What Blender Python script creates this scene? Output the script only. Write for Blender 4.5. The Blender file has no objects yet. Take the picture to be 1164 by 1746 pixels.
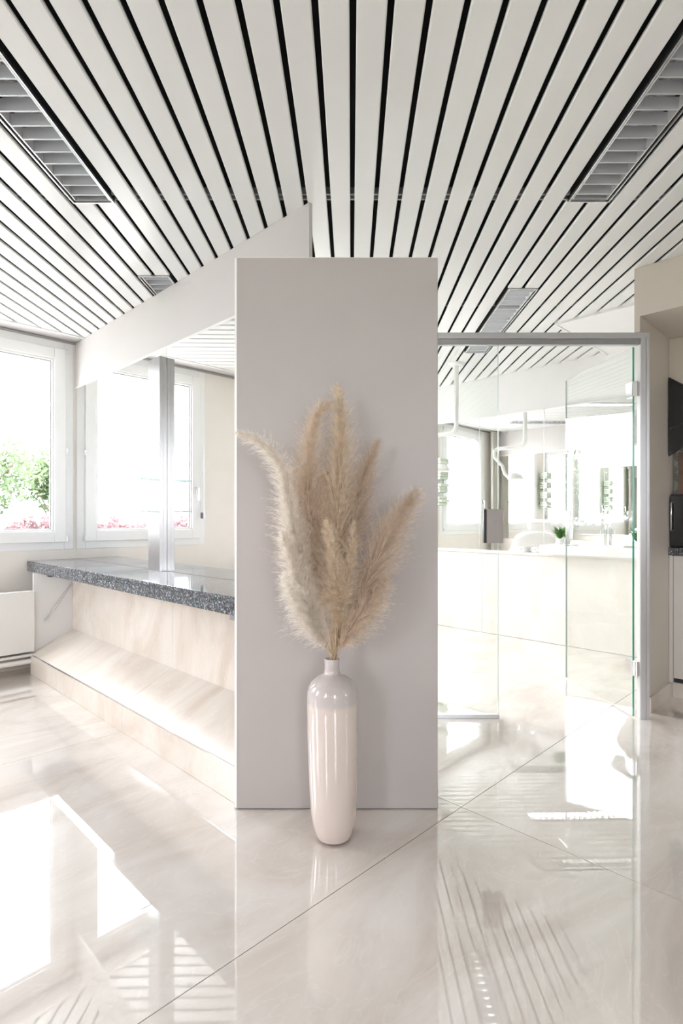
import bpy, bmesh, math, random
import numpy as np
from mathutils import Vector

# ---------------------------------------------------------------- frame of reference
# lengths are written in units of the camera height S; u runs left-forward, v right-forward, z up
S = 1.10
FPX, HOR = 942.0, 884.0
A = math.atan(947 / 942.0)
SA, CA = math.sin(A), math.cos(A)
def W(u, v, z): return Vector((v * S, u * S, z * S))                       # room axes -> world
def uv(X, Y): return (-SA * X + CA * Y, CA * X + SA * Y)                   # view axes -> room axes
def CW(X, Y, z):
    u, v = uv(X, Y); return W(u, v, z)

# ---------------------------------------------------------------- camera, world, light, exposure
sc = bpy.context.scene
col = sc.collection
cam_d = bpy.data.cameras.new('camera'); cam = bpy.data.objects.new('camera', cam_d); col.objects.link(cam)
cam_d.sensor_fit = 'HORIZONTAL'; cam_d.sensor_width = 36.0
cam_d.lens = 36.0 * FPX / 1164.0
cam_d.shift_y = (HOR - 873.0) / 1164.0
cam_d.clip_start = 0.02; cam_d.clip_end = 300
cam.location = (0, 0, S); cam.rotation_euler = (math.pi / 2, 0, -A)
sc.camera = cam
sc.view_settings.view_transform = 'Standard'
sc.view_settings.look = 'None'
sc.view_settings.gamma = 1.0
sc.view_settings.use_curve_mapping = False
sc.view_settings.exposure = EXPO = 1.62
try:
    sc.cycles.max_bounces = 12; sc.cycles.diffuse_bounces = 6; sc.cycles.glossy_bounces = 8
    sc.cycles.transparent_max_bounces = 24; sc.cycles.transmission_bounces = 8
except Exception: pass

world = bpy.data.worlds.new('overcast_sky'); sc.world = world; world.use_nodes = True
wn = world.node_tree; wn.nodes.clear()
wo = wn.nodes.new('ShaderNodeOutputWorld'); wb = wn.nodes.new('ShaderNodeBackground')
wb.inputs[0].default_value = (0.89, 0.925, 1.0, 1); wb.inputs[1].default_value = 7.0
wn.links.new(wb.outputs[0], wo.inputs[0])

def portal(name, centre, axis, sx, sy):
    """daylight portal filling one window opening"""
    l = bpy.data.lights.new(name, 'AREA'); l.shape = 'RECTANGLE'; l.size = sx * S; l.size_y = sy * S
    l.cycles.is_portal = True
    o = bpy.data.objects.new(name, l); col.objects.link(o)
    o.location = centre; o.rotation_euler = axis
WIN = [(-1.45, -0.25), (0.40, 1.44), (1.74, 2.84), (3.10, 4.36)]   # v-extent of every window in the window wall
BACK_FILLW = [(-1.6, -.85), (2.5, 2.85)]; SIDE_FILLW = [(-.1, .5), (2.9, 3.6)]    # unseen windows added behind the camera for fill light and the vase highlight
UMIN, VMIN = -2.5, -2.5
U_WIN = 4.12; Z_SILL, H = 0.781, 2.246
for a, b in WIN:
    portal('daylight', W(U_WIN + 0.12, (a + b) / 2, (Z_SILL + H) / 2), (-math.pi / 2, 0, 0), b - a - .1, H - Z_SILL - .1)
for a, b in BACK_FILLW: portal('daylight', W(UMIN - .05, (a + b) / 2, 1.5), (math.pi / 2, 0, 0), b - a - .1, 1.3)
for a, b in SIDE_FILLW: portal('daylight', W((a + b) / 2, VMIN - .05, 1.5), (math.pi / 2, 0, -math.pi / 2), b - a - .1, 1.3)

# ---------------------------------------------------------------- helpers
def tag(o, label=None, cat=None, group=None, kind=None):
    if label: o['label'] = label
    if cat: o['category'] = cat
    if group: o['group'] = group
    if kind: o['kind'] = kind
    return o
def empty(name, loc, label=None, cat=None, group=None, kind=None):
    o = bpy.data.objects.new(name, None); col.objects.link(o); o.location = loc
    o.empty_display_size = .1
    return tag(o, label, cat, group, kind)
class MB:
    """collects shapes in world metres; build() links them as one mesh object"""
    def __init__(s): s.v = []; s.f = []; s.m = []; s.sm = []
    def add(s, vs, fs, mi=0, smooth=False):
        n = len(s.v); s.v += [tuple(p) for p in vs]; s.f += [tuple(i + n for i in f) for f in fs]
        s.m += [mi] * len(fs); s.sm += [smooth] * len(fs)
    def hexa(s, p, mi=0):  # p: 4 bottom + 4 top corners, counter-clockwise seen from above
        s.add(p, [(3, 2, 1, 0), (4, 5, 6, 7), (0, 1, 5, 4), (1, 2, 6, 5), (2, 3, 7, 6), (3, 0, 4, 7)], mi)
    def box(s, u0, u1, v0, v1, z0, z1, mi=0):
        s.hexa([W(u0, v0, z0), W(u0, v1, z0), W(u1, v1, z0), W(u1, v0, z0), W(u0, v0, z1), W(u0, v1, z1), W(u1, v1, z1), W(u1, v0, z1)], mi)
    def cbox(s, X0, X1, Y0, Y1, z0, z1, mi=0):
        s.hexa([CW(X0, Y0, z0), CW(X1, Y0, z0), CW(X1, Y1, z0), CW(X0, Y1, z0), CW(X0, Y0, z1), CW(X1, Y0, z1), CW(X1, Y1, z1), CW(X0, Y1, z1)], mi)
    def prism(s, low, high, mi=0):   # two polygons with the same number of points
        n = len(low)
        s.add(list(low) + list(high), [tuple(range(n - 1, -1, -1)), tuple(range(n, 2 * n))] + [(i, (i + 1) % n, n + (i + 1) % n, n + i) for i in range(n)], mi)
    def tube(s, pts, r, n=12, mi=0, caps=True):
        pts = [Vector(p) for p in pts]; rs = r if isinstance(r, (list, tuple)) else [r] * len(pts)
        vs = []; up = None
        for i, p in enumerate(pts):
            d = (pts[min(i + 1, len(pts) - 1)] - pts[max(i - 1, 0)]).normalized()
            if up is None: up = d.orthogonal().normalized()
            a = (up - d * up.dot(d)).normalized(); b = d.cross(a); up = a
            for k in range(n):
                t = 2 * math.pi * k / n; vs.append(p + (a * math.cos(t) + b * math.sin(t)) * rs[i])
        fs = [(i * n + k, i * n + (k + 1) % n, (i + 1) * n + (k + 1) % n, (i + 1) * n + k) for i in range(len(pts) - 1) for k in range(n)]
        s.add(vs, fs, mi, True)
        if caps: s.add(vs[:n], [tuple(range(n - 1, -1, -1))], mi); s.add(vs[-n:], [tuple(range(n))], mi)
    def lathe(s, prof, c, n=48, mi=0, lean=(0, 0)):  # prof: (r, z) metres
        vs = []; c = Vector(c)
        for r, z in prof:
            for k in range(n):
                t = 2 * math.pi * k / n; vs.append(c + Vector((r * math.cos(t) + lean[0] * z, r * math.sin(t) + lean[1] * z, z)))
        fs = [(i * n + k, i * n + (k + 1) % n, (i + 1) * n + (k + 1) % n, (i + 1) * n + k) for i in range(len(prof) - 1) for k in range(n)]
        s.add(vs, fs, mi, True)
    def build(s, name, mats, parent=None, bevel=0, origin=None, **tags):
        me = bpy.data.meshes.new(name)
        o = bpy.data.objects.new(name, me); col.objects.link(o)
        base = Vector((0, 0, 0))
        if parent is not None:
            base = parent_origin(parent); o.parent = parent
        elif origin is not None:
            base = Vector(origin); o.location = base
        elif s.v:
            xs = [p[0] for p in s.v]; ys = [p[1] for p in s.v]; zs = [p[2] for p in s.v]
            base = Vector(((min(xs) + max(xs)) / 2, (min(ys) + max(ys)) / 2, min(zs))); o.location = base
        me.from_pydata([(p[0] - base[0], p[1] - base[1], p[2] - base[2]) for p in s.v], [], s.f)
        for m in (mats if isinstance(mats, (list, tuple)) else [mats]): me.materials.append(m)
        me.polygons.foreach_set('material_index', s.m)
        if any(s.sm): me.polygons.foreach_set('use_smooth', s.sm)
        if bevel:
            bm = bmesh.new(); bm.from_mesh(me)
            bmesh.ops.bevel(bm, geom=[e for e in bm.edges if e.is_manifold and e.calc_face_angle(0) > .5], offset=bevel, segments=2, affect='EDGES', profile=.5)
            bm.to_mesh(me); bm.free()
        me.update()
        return tag(o, **tags)
def parent_origin(p):
    b = Vector(p.location)
    while p.parent: p = p.parent; b += Vector(p.location)
    return b
def B(name, mat, u0, u1, v0, v1, z0, z1, parent=None, bevel=0, **tags):
    m = MB(); m.box(u0, u1, v0, v1, z0, z1); return m.build(name, mat, parent, bevel, **tags)
def CB(name, mat, X0, X1, Y0, Y1, z0, z1, parent=None, bevel=0, **tags):
    m = MB(); m.cbox(X0, X1, Y0, Y1, z0, z1); return m.build(name, mat, parent, bevel, **tags)

# ---------------------------------------------------------------- materials
def new_mat(name):
    m = bpy.data.materials.new(name); m.use_nodes = True; nt = m.node_tree
    return m, nt, nt.nodes['Principled BSDF']
def plain(name, c, rough=.5, metal=0, spec=.5, coat=0, noise=.04, nscale=6, bump=0, bscale=200):
    m, nt, b = new_mat(name)
    b.inputs['Roughness'].default_value = rough; b.inputs['Metallic'].default_value = metal
    b.inputs['Specular IOR Level'].default_value = spec; b.inputs['Coat Weight'].default_value = coat
    b.inputs['Coat Roughness'].default_value = .05
    tc = nt.nodes.new('ShaderNodeNewGeometry'); n = nt.nodes.new('ShaderNodeTexNoise'); n.inputs['Scale'].default_value = nscale
    n.inputs['Detail'].default_value = 4
    nt.links.new(tc.outputs['Position'], n.inputs['Vector'])
    r = nt.nodes.new('ShaderNodeValToRGB'); r.color_ramp.elements[0].position = .3; r.color_ramp.elements[1].position = .7
    r.color_ramp.elements[0].color = (*[x * (1 - noise) for x in c], 1); r.color_ramp.elements[1].color = (*[min(1, x * (1 + noise)) for x in c], 1)
    nt.links.new(n.outputs['Fac'], r.inputs[0]); nt.links.new(r.outputs[0], b.inputs['Base Color'])
    if bump:
        n2 = nt.nodes.new('ShaderNodeTexNoise'); n2.inputs['Scale'].default_value = bscale; n2.inputs['Detail'].default_value = 3
        nt.links.new(tc.outputs['Position'], n2.inputs['Vector'])
        bp = nt.nodes.new('ShaderNodeBump'); bp.inputs['Strength'].default_value = bump; bp.inputs['Distance'].default_value = .002
        nt.links.new(n2.outputs['Fac'], bp.inputs['Height']); nt.links.new(bp.outputs[0], b.inputs['Normal'])
    return m
def marble(name, c0, c1, c2, rough=.03, wav=.25, spec=.6):
    m, nt, b = new_mat(name); L = nt.links.new
    b.inputs['Roughness'].default_value = rough; b.inputs['Specular IOR Level'].default_value = spec
    g = nt.nodes.new('ShaderNodeNewGeometry')
    mp = nt.nodes.new('ShaderNodeMapping'); mp.inputs['Rotation'].default_value = (0, 0, .7); mp.inputs['Scale'].default_value = (1.0, 2.4, 1.6)
    L(g.outputs['Position'], mp.inputs[0])
    n = nt.nodes.new('ShaderNodeTexNoise'); n.inputs['Scale'].default_value = 1.15; n.inputs['Detail'].default_value = 9; n.inputs['Roughness'].default_value = .62; n.inputs['Distortion'].default_value = 1.1
    L(mp.outputs[0], n.inputs['Vector'])
    r = nt.nodes.new('ShaderNodeValToRGB'); e = r.color_ramp.elements
    e[0].position = .33; e[0].color = (*c0, 1); e[1].position = .68; e[1].color = (*c2, 1); k = e.new(.5); k.color = (*c1, 1)
    L(n.outputs['Fac'], r.inputs[0])
    n2 = nt.nodes.new('ShaderNodeTexNoise'); n2.inputs['Scale'].default_value = 2.6; n2.inputs['Detail'].default_value = 6; n2.inputs['Distortion'].default_value = 1.8
    L(mp.outputs[0], n2.inputs['Vector'])
    v = nt.nodes.new('ShaderNodeValToRGB'); e = v.color_ramp.elements
    e[0].position = .485; e[0].color = (0, 0, 0, 1); e[1].position = .515; e[1].color = (0, 0, 0, 1); k = e.new(.5); k.color = (.22, .22, .22, 1)
    L(n2.outputs['Fac'], v.inputs[0])
    mx = nt.nodes.new('ShaderNodeMixRGB'); mx.inputs[2].default_value = (*[min(1, x * 1.12) for x in c2], 1)
    L(v.outputs[0], mx.inputs[0]); L(r.outputs[0], mx.inputs[1]); L(mx.outputs[0], b.inputs['Base Color'])
    n3 = nt.nodes.new('ShaderNodeTexNoise'); n3.inputs['Scale'].default_value = 5; n3.inputs['Detail'].default_value = 0
    L(g.outputs['Position'], n3.inputs['Vector'])
    bp = nt.nodes.new('ShaderNodeBump'); bp.inputs['Strength'].default_value = wav; bp.inputs['Distance'].default_value = .0012
    L(n3.outputs['Fac'], bp.inputs['Height']); L(bp.outputs[0], b.inputs['Normal'])
    return m
def granite(name):
    m, nt, b = new_mat(name); L = nt.links.new
    b.inputs['Roughness'].default_value = .06; b.inputs['Specular IOR Level'].default_value = .6
    g = nt.nodes.new('ShaderNodeNewGeometry')
    vo = nt.nodes.new('ShaderNodeTexVoronoi'); vo.inputs['Scale'].default_value = 170; L(g.outputs['Position'], vo.inputs['Vector'])
    r = nt.nodes.new('ShaderNodeValToRGB'); r.color_ramp.interpolation = 'CONSTANT'; e = r.color_ramp.elements
    e[0].position = 0; e[0].color = (.04, .047, .062, 1); e[1].position = .55; e[1].color = (.10, .115, .145, 1)
    k = e.new(.78); k.color = (.17, .19, .23, 1); k = e.new(.92); k.color = (.36, .39, .44, 1)
    sp = nt.nodes.new('ShaderNodeSeparateColor'); L(vo.outputs['Color'], sp.inputs[0]); L(sp.outputs[0], r.inputs[0])
    n = nt.nodes.new('ShaderNodeTexNoise'); n.inputs['Scale'].default_value = 30; n.inputs['Detail'].default_value = 5; L(g.outputs['Position'], n.inputs['Vector'])
    mx = nt.nodes.new('ShaderNodeMixRGB'); mx.blend_type = 'OVERLAY'; mx.inputs[0].default_value = .6
    L(r.outputs[0], mx.inputs[1]); L(n.outputs['Color'], mx.inputs[2])
    hs = nt.nodes.new('ShaderNodeHueSaturation'); hs.inputs['Saturation'].default_value = .55; L(mx.outputs[0], hs.inputs['Color']); L(hs.outputs[0], b.inputs['Base Color'])
    return m
def metal(name, c, rough=.25, brushed=False, bdir=(1, 1, 60)):
    m, nt, b = new_mat(name); L = nt.links.new
    b.inputs['Metallic'].default_value = 1; b.inputs['Base Color'].default_value = (*c, 1); b.inputs['Roughness'].default_value = rough
    if brushed:
        g = nt.nodes.new('ShaderNodeNewGeometry'); mp = nt.nodes.new('ShaderNodeMapping'); mp.inputs['Scale'].default_value = bdir
        n = nt.nodes.new('ShaderNodeTexNoise'); n.inputs['Scale'].default_value = 12; n.inputs['Detail'].default_value = 4
        L(g.outputs['Position'], mp.inputs[0]); L(mp.outputs[0], n.inputs['Vector'])
        mr = nt.nodes.new('ShaderNodeMapRange'); mr.inputs['To Min'].default_value = rough * .7; mr.inputs['To Max'].default_value = rough * 1.5
        L(n.outputs['Fac'], mr.inputs[0]); L(mr.outputs[0], b.inputs['Roughness'])
    return m
def glass(name, tint, refl=1.0):
    m = bpy.data.materials.new(name); m.use_nodes = True; nt = m.node_tree; nt.nodes.clear(); L = nt.links.new
    o = nt.nodes.new('ShaderNodeOutputMaterial'); t = nt.nodes.new('ShaderNodeBsdfTransparent'); t.inputs[0].default_value = (*tint, 1)
    gl = nt.nodes.new('ShaderNodeBsdfGlossy'); gl.inputs['Roughness'].default_value = 0.0
    f = nt.nodes.new('ShaderNodeFresnel'); f.inputs[0].default_value = 1.5
    g = nt.nodes.new('ShaderNodeNewGeometry')
    # the same front-facing fresnel on both faces of the sheet
    iv = nt.nodes.new('ShaderNodeMath'); iv.operation = 'MULTIPLY_ADD'; iv.inputs[1].default_value = 1 / 1.5 - 1.5; iv.inputs[2].default_value = 1.5
    L(g.outputs['Backfacing'], iv.inputs[0])
    f2 = nt.nodes.new('ShaderNodeMath'); f2.operation = 'MULTIPLY'; f2.inputs[1].default_value = refl
    mx = nt.nodes.new('ShaderNodeMixShader'); L(f.outputs[0], f2.inputs[0]); L(f2.outputs[0], mx.inputs[0]); L(t.outputs[0], mx.inputs[1]); L(gl.outputs[0], mx.inputs[2]); L(mx.outputs[0], o.inputs[0])
    lw = nt.nodes.new('ShaderNodeLayerWeight')
    nt.nodes.remove(iv)
    # schlick from facing: r0 + (1-r0) * facing^5
    lw.inputs['Blend'].default_value = .5
    p = nt.nodes.new('ShaderNodeMath'); p.operation = 'POWER'; p.inputs[1].default_value = 5
    q = nt.nodes.new('ShaderNodeMath'); q.operation = 'MULTIPLY_ADD'; q.inputs[1].default_value = .96; q.inputs[2].default_value = .04
    L(lw.outputs['Facing'], p.inputs[0]); L(p.outputs[0], q.inputs[0]); L(q.outputs[0], f2.inputs[0])
    return m
def leafy(name, c, rough=.8, trans=.4, var=.25, nscale=30):
    m = bpy.data.materials.new(name); m.use_nodes = True; nt = m.node_tree; nt.nodes.clear(); L = nt.links.new
    o = nt.nodes.new('ShaderNodeOutputMaterial'); d = nt.nodes.new('ShaderNodeBsdfDiffuse'); t = nt.nodes.new('ShaderNodeBsdfTranslucent')
    g = nt.nodes.new('ShaderNodeNewGeometry'); n = nt.nodes.new('ShaderNodeTexNoise'); n.inputs['Scale'].default_value = nscale; L(g.outputs['Position'], n.inputs['Vector'])
    r = nt.nodes.new('ShaderNodeValToRGB'); r.color_ramp.elements[0].position = .35; r.color_ramp.elements[1].position = .65
    r.color_ramp.elements[0].color = (*[x * (1 - var) for x in c], 1); r.color_ramp.elements[1].color = (*[min(1, x * (1 + var)) for x in c], 1)
    L(n.outputs['Fac'], r.inputs[0]); L(r.outputs[0], d.inputs[0]); L(r.outputs[0], t.inputs[0])
    mx = nt.nodes.new('ShaderNodeMixShader'); mx.inputs[0].default_value = trans; L(d.outputs[0], mx.inputs[1]); L(t.outputs[0], mx.inputs[2]); L(mx.outputs[0], o.inputs[0])
    return m
M = dict(
    floor=marble('floor_marble', (.62, .545, .48), (.72, .66, .605), (.80, .75, .705), .0, .25, .85),
    tile=marble('wall_marble', (.68, .585, .50), (.76, .68, .60), (.82, .76, .69), .22, .15, .4),
    tilew=marble('pale_wall_marble', (.78, .73, .66), (.83, .79, .73), (.86, .83, .78), .2, .15, .4),
    grout=plain('grout', (.22, .17, .13), .8), tgrout=plain('pale_grout', (.45, .38, .31), .8),
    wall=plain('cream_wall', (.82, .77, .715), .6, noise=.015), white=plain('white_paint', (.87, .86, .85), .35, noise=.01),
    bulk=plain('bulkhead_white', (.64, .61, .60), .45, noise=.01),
    slat=plain('slat_enamel', (.77, .772, .76), .30, spec=.4, noise=.012, nscale=2), dark=plain('plenum_black', (.012, .012, .014), .9),
    carrier=plain('carrier_grey', (.30, .31, .32), .5),
    col=plain('column_laminate', (.545, .505, .488), .38, noise=.01, spec=.4), niche=plain('cabinet_greige', (.66, .60, .53), .4, noise=.01),
    nichew=plain('cabinet_front', (.76, .73, .69), .4, noise=.01),
    frame=plain('window_white', (.85, .85, .84), .3, noise=.01), seal=plain('rubber_seal', (.32, .32, .33), .6),
    mirror=metal('mirror_silver', (.955, .96, .95), .0), chrome=metal('chrome', (.78, .78, .79), .09), alu=metal('satin_aluminium', (.66, .66, .68), .3),
    alud=metal('dark_aluminium', (.40, .40, .41), .35), steel=metal('brushed_steel', (.42, .41, .41), .28, True, (60, 60, 1)),
    louv=plain('louvre_grey', (.52, .535, .56), .35, metal=.35, noise=.02), louvw=plain('louvre_reflector', (.80, .80, .80), .25, metal=.5), granite=granite('blue_granite'),
    glass=glass('clear_glass', (.975, .99, .98)), wglass=glass('window_glass', (.99, .995, .99), .6), gedge=plain('green_glass_edge', (.03, .36, .26), .15, spec=.7),
    shelf=glass('shelf_glass', (.90, .97, .95)), sedge=plain('pale_glass_edge', (.50, .80, .78), .15),
    rad=plain('radiator_enamel', (.84, .83, .80), .35, noise=.01), black=plain('black_plastic', (.02, .02, .022), .35), bglass=plain('black_glass', (.012, .012, .013), .03, spec=.7),
    red=plain('terracotta', (.28, .11, .07), .8), wood=plain('brown_wood', (.20, .12, .08), .5, noise=.3, nscale=12),
    straw=leafy('straw_stem', (.80, .64, .45), trans=.15), plume=leafy('plume_beige', (.88, .775, .66), trans=.46, var=.12, nscale=60),
    plume_lit=leafy('plume_window_lit', (.94, .865, .80), trans=.48, var=.12, nscale=60), plumed=leafy('plume_rosy', (.82, .71, .60), trans=.46, var=.12, nscale=60),  # the lightest copy paints window light onto the left plumes
    plumeg=leafy('plume_straw', (.89, .78, .65), trans=.46, var=.15, nscale=60),
    leaf=leafy('spring_leaves', (.125, .165, .09), var=.3, nscale=2), redleaf=leafy('red_hedge_leaves', (.15, .085, .088), var=.5, nscale=1.5), bark=plain('bark', (.12, .09, .07), .9),
    grass=plain('lawn', (.10, .16, .05), .95, noise=.3, nscale=3), house=plain('house_render', (.80, .79, .76), .8), roof=plain('roof_tiles', (.35, .33, .33), .8), hwin=plain('far_window_glass', (.12, .14, .17), .1),
    bounce_pave=plain('bounce_paving', (.52, .50, .47), .85, noise=.1), hblue=plain('far_siding', (.50, .55, .62), .8), cloth=leafy('curtain_cloth', (.86, .84, .78), trans=.45, var=.03, nscale=4), towel=plain('pale_green_cloth', (.62, .66, .56), .9, noise=.1, nscale=40),
    ceramic=plain('white_ceramic', (.88, .87, .85), .12), vinyl=plain('white_vinyl', (.86, .86, .85), .3), pgreen=leafy('pot_plant_leaves', (.12, .26, .08), trans=.3), cupred=plain('cup_red', (.6, .08, .07), .3), cupgreen=plain('cup_green', (.20, .42, .33), .3),
    strike=plain('satin_steel_plate', (.42, .39, .37), .45, metal=.3), pedge=plain('clear_polished_edge', (.80, .88, .86), .15), wpaint=plain('lamp_white', (.87, .87, .85), .25),
)

M['tube'], _nt, _b = new_mat('lit_tube'); _b.inputs['Emission Color'].default_value = (1, .97, .92, 1); _b.inputs['Emission Strength'].default_value = TUBE = 85.0
M['tube_bounce'], _nt, _b = new_mat('tube_bounce_glow'); _b.inputs['Emission Color'].default_value = (1, .97, .92, 1); _b.inputs['Emission Strength'].default_value = 1.6  # weak tube glow stands in for light bounced up into the louvre
# floral backsplash
def floral():
    m, nt, b = new_mat('floral_backsplash'); L = nt.links.new; b.inputs['Roughness'].default_value = .25
    g = nt.nodes.new('ShaderNodeNewGeometry'); v = nt.nodes.new('ShaderNodeTexVoronoi'); v.inputs['Scale'].default_value = 26; L(g.outputs['Position'], v.inputs['Vector'])
    r = nt.nodes.new('ShaderNodeValToRGB'); e = r.color_ramp.elements
    e[0].position = .2; e[0].color = (.30, .30, .27, 1); e[1].position = .55; e[1].color = (.42, .43, .38, 1); k = e.new(.35); k.color = (.22, .23, .20, 1)
    L(v.outputs['Distance'], r.inputs[0]); L(r.outputs[0], b.inputs['Base Color']); return m
M['floral'] = floral()
_fb = M['floor'].node_tree.nodes['Principled BSDF']; _fb.inputs['Coat Weight'].default_value = 1.0; _fb.inputs['Coat IOR'].default_value = 1.75; _fb.inputs['Coat Roughness'].default_value = 0.0
# vase glaze: greyer on neck and shoulder, cream-pink below (a real two-tone glaze)
def glaze(zs):
    m, nt, b = new_mat('vase_glaze'); L = nt.links.new
    b.inputs['Roughness'].default_value = .10; b.inputs['Specular IOR Level'].default_value = .6; b.inputs['Coat Weight'].default_value = .5; b.inputs['Coat Roughness'].default_value = .03
    g = nt.nodes.new('ShaderNodeNewGeometry'); s = nt.nodes.new('ShaderNodeSeparateXYZ'); L(g.outputs['Position'], s.inputs[0])
    n = nt.nodes.new('ShaderNodeTexNoise'); n.inputs['Scale'].default_value = 5; L(g.outputs['Position'], n.inputs['Vector'])
    a = nt.nodes.new('ShaderNodeMath'); a.operation = 'MULTIPLY_ADD'; a.inputs[1].default_value = .012; L(n.outputs['Fac'], a.inputs[0]); L(s.outputs['Z'], a.inputs[2])
    mr = nt.nodes.new('ShaderNodeMapRange'); mr.inputs['From Min'].default_value = zs - .004; mr.inputs['From Max'].default_value = zs + .012; L(a.outputs[0], mr.inputs[0])
    mx = nt.nodes.new('ShaderNodeMixRGB'); mx.inputs[1].default_value = (.75, .65, .59, 1); mx.inputs[2].default_value = (.62, .56, .545, 1)
    L(mr.outputs[0], mx.inputs[0]); L(mx.outputs[0], b.inputs['Base Color'])
    return m

# ---------------------------------------------------------------- large structure: floor
V_MIR, V_FAR = 1.452, 4.376
fl = B('floor', M['grout'], UMIN, U_WIN + .02, VMIN, V_FAR + .25, -.06, -.0016, kind='structure')
us = [UMIN, -1.944 + .0, -.444, 1.056, 2.556, U_WIN]; vs_ = [VMIN, -1.35, .15, 1.65, 3.15, V_FAR + .1]
GAP = .0013
for i in range(len(us) - 1):
    for j in range(len(vs_) - 1):
        B('tile', M['floor'], us[i] + GAP, us[i + 1] - GAP, vs_[j] + GAP, vs_[j + 1] - GAP, -.02, 0, fl)

# ---------------------------------------------------------------- ceiling
def clip(poly, f):   # keep f(p) >= 0, poly of (X, Y)
    out = []
    for i in range(len(poly)):
        p, q = poly[i], poly[(i + 1) % len(poly)]; fp, fq = f(p), f(q)
        if fp >= 0: out.append(p)
        if fp * fq < 0:
            t = fp / (fp - fq); out.append((p[0] + (q[0] - p[0]) * t, p[1] + (q[1] - p[1]) * t))
    return out
U_TRIM = 3.935
ce = B('ceiling', M['dark'], UMIN, U_WIN + .02, VMIN, V_FAR + .25, H + .075, H + .10, kind='structure')
PITCH = .0926; SL = .018
def slatX(k, Y): return .0275 + PITCH * k + SL * (Y - 1.328)
GW = .0086
holes = {0: [(3.0, 4.148)], 1: [(3.0, 4.148)], 9: [(1.015, 2.170), (2.993, 4.148)], 10: [(1.015, 2.170), (2.993, 4.148)], -12: [(1.02, 2.177), (2.834, 3.989)], -11: [(1.02, 2.177), (2.834, 3.989)]}
pu = lambda p: uv(*p)[0]; pv = lambda p: uv(*p)[1]
PLU, PLV = 1.522, 3.466
def inset(poly, d):
    c = (sum(p[0] for p in poly) / len(poly), sum(p[1] for p in poly) / len(poly)); return poly
for k in range(-52, 62):
    rows = [(-3.6, 3.2955), (3.2975, 7.0)]
    for h0, h1 in holes.get(k, []):
        nr = []
        for a, b in rows:
            if h0 > a and h1 < b: nr += [(a, h0 - .003), (h1 + .003, b)]
            elif h0 > a and h0 < b: nr += [(a, h0 - .003)]
            elif h1 > a and h1 < b: nr += [(h1 + .003, b)]
            else: nr.append((a, b))
        rows = nr
    Z_ = [(slatX(k, 0), 0), (slatX(k + 1, 0), 0), (slatX(k + 1, 7), 7), (slatX(k, 7), 7)]
    for f in (lambda p: PLU - pu(p), lambda p: pv(p) - PLV, lambda p: V_FAR - pv(p)):
        if len(Z_) > 2: Z_ = clip(Z_, f)
    two = len(Z_) > 2
    for a, b, part in [(a, b, p) for a, b in rows for p in ((0, 1) if two else (0,))]:
        def poly(ins):
            P = [(slatX(k, a) + GW + ins, a), (slatX(k + 1, a) - GW - ins, a), (slatX(k + 1, b) - GW - ins, b), (slatX(k, b) + GW + ins, b)]
            for f in (lambda p: U_TRIM - pu(p), lambda p: V_FAR - pv(p), lambda p: pu(p) - UMIN, lambda p: pv(p) - VMIN):
                P = clip(P, f)
                if len(P) < 3: return None
            if two:      # slats that meet the plain soffit
                P = clip(P, (lambda p: PLV - pv(p)) if part == 0 else (lambda p: pv(p) - PLV))
                if part == 1 and len(P) > 2: P = clip(P, lambda p: pu(p) - PLU)
            return P if len(P) > 2 else None
        p0, p1 = poly(.0035), poly(0)
        if not p0 or not p1: continue
        m = MB()
        if len(p0) == len(p1):
            n = len(p0)
            v0 = [CW(x, y, H) for x, y in p0]; v1 = [CW(x, y, H + .0035) for x, y in p1]; v2 = [CW(x, y, H + .010) for x, y in p1]
            f = [tuple(range(n - 1, -1, -1))] + [(i, (i + 1) % n, n + (i + 1) % n, n + i) for i in range(n)] + [(n + i, n + (i + 1) % n, 2 * n + (i + 1) % n, 2 * n + i) for i in range(n)] + [tuple(range(2 * n, 3 * n))]
            m.add(v0 + v1 + v2, f)
        else:
            m.prism([CW(x, y, H) for x, y in p1], [CW(x, y, H + .010) for x, y in p1])
        m.build('slat', M['slat'], ce)
for y0 in (.1, .13, 2.145, 2.178, 3.27):
    m = MB(); m.cbox(-4.5 if y0 < 1 else -2.3, 2.6, y0, y0 + .010, H + .014, H + .04)
    m2 = m.build('carrier_rail', M['carrier'], ce)
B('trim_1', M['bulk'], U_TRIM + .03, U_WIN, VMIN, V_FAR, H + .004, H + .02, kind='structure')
tr = B('trim_2', M['frame'], U_TRIM, U_TRIM + .012, VMIN, V_FAR, H - .008, H + .02, kind='structure')
B('rail', M['frame'], U_TRIM + .018, U_TRIM + .03, VMIN, V_FAR, H - .004, H + .018, tr)
B('trim_3', M['alud'], U_WIN - .018, U_WIN - .004, VMIN, V_FAR, H - .014, H, kind='structure')
# plain plastered part of the ceiling in the second room
m = MB(); m.box(.935, PLU - .006, PLV + .006, V_FAR, H - .004, H + .02); m.build('ceiling_plain', M['white'], kind='structure')
m = MB(); m.box(PLU - .006, PLU + .006, PLV, V_FAR, H - .012, H + .02); m.box(.935, PLU, PLV - .006, PLV + .006, H - .012, H + .02); m.build('trim_4', M['white'], kind='structure')

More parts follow.
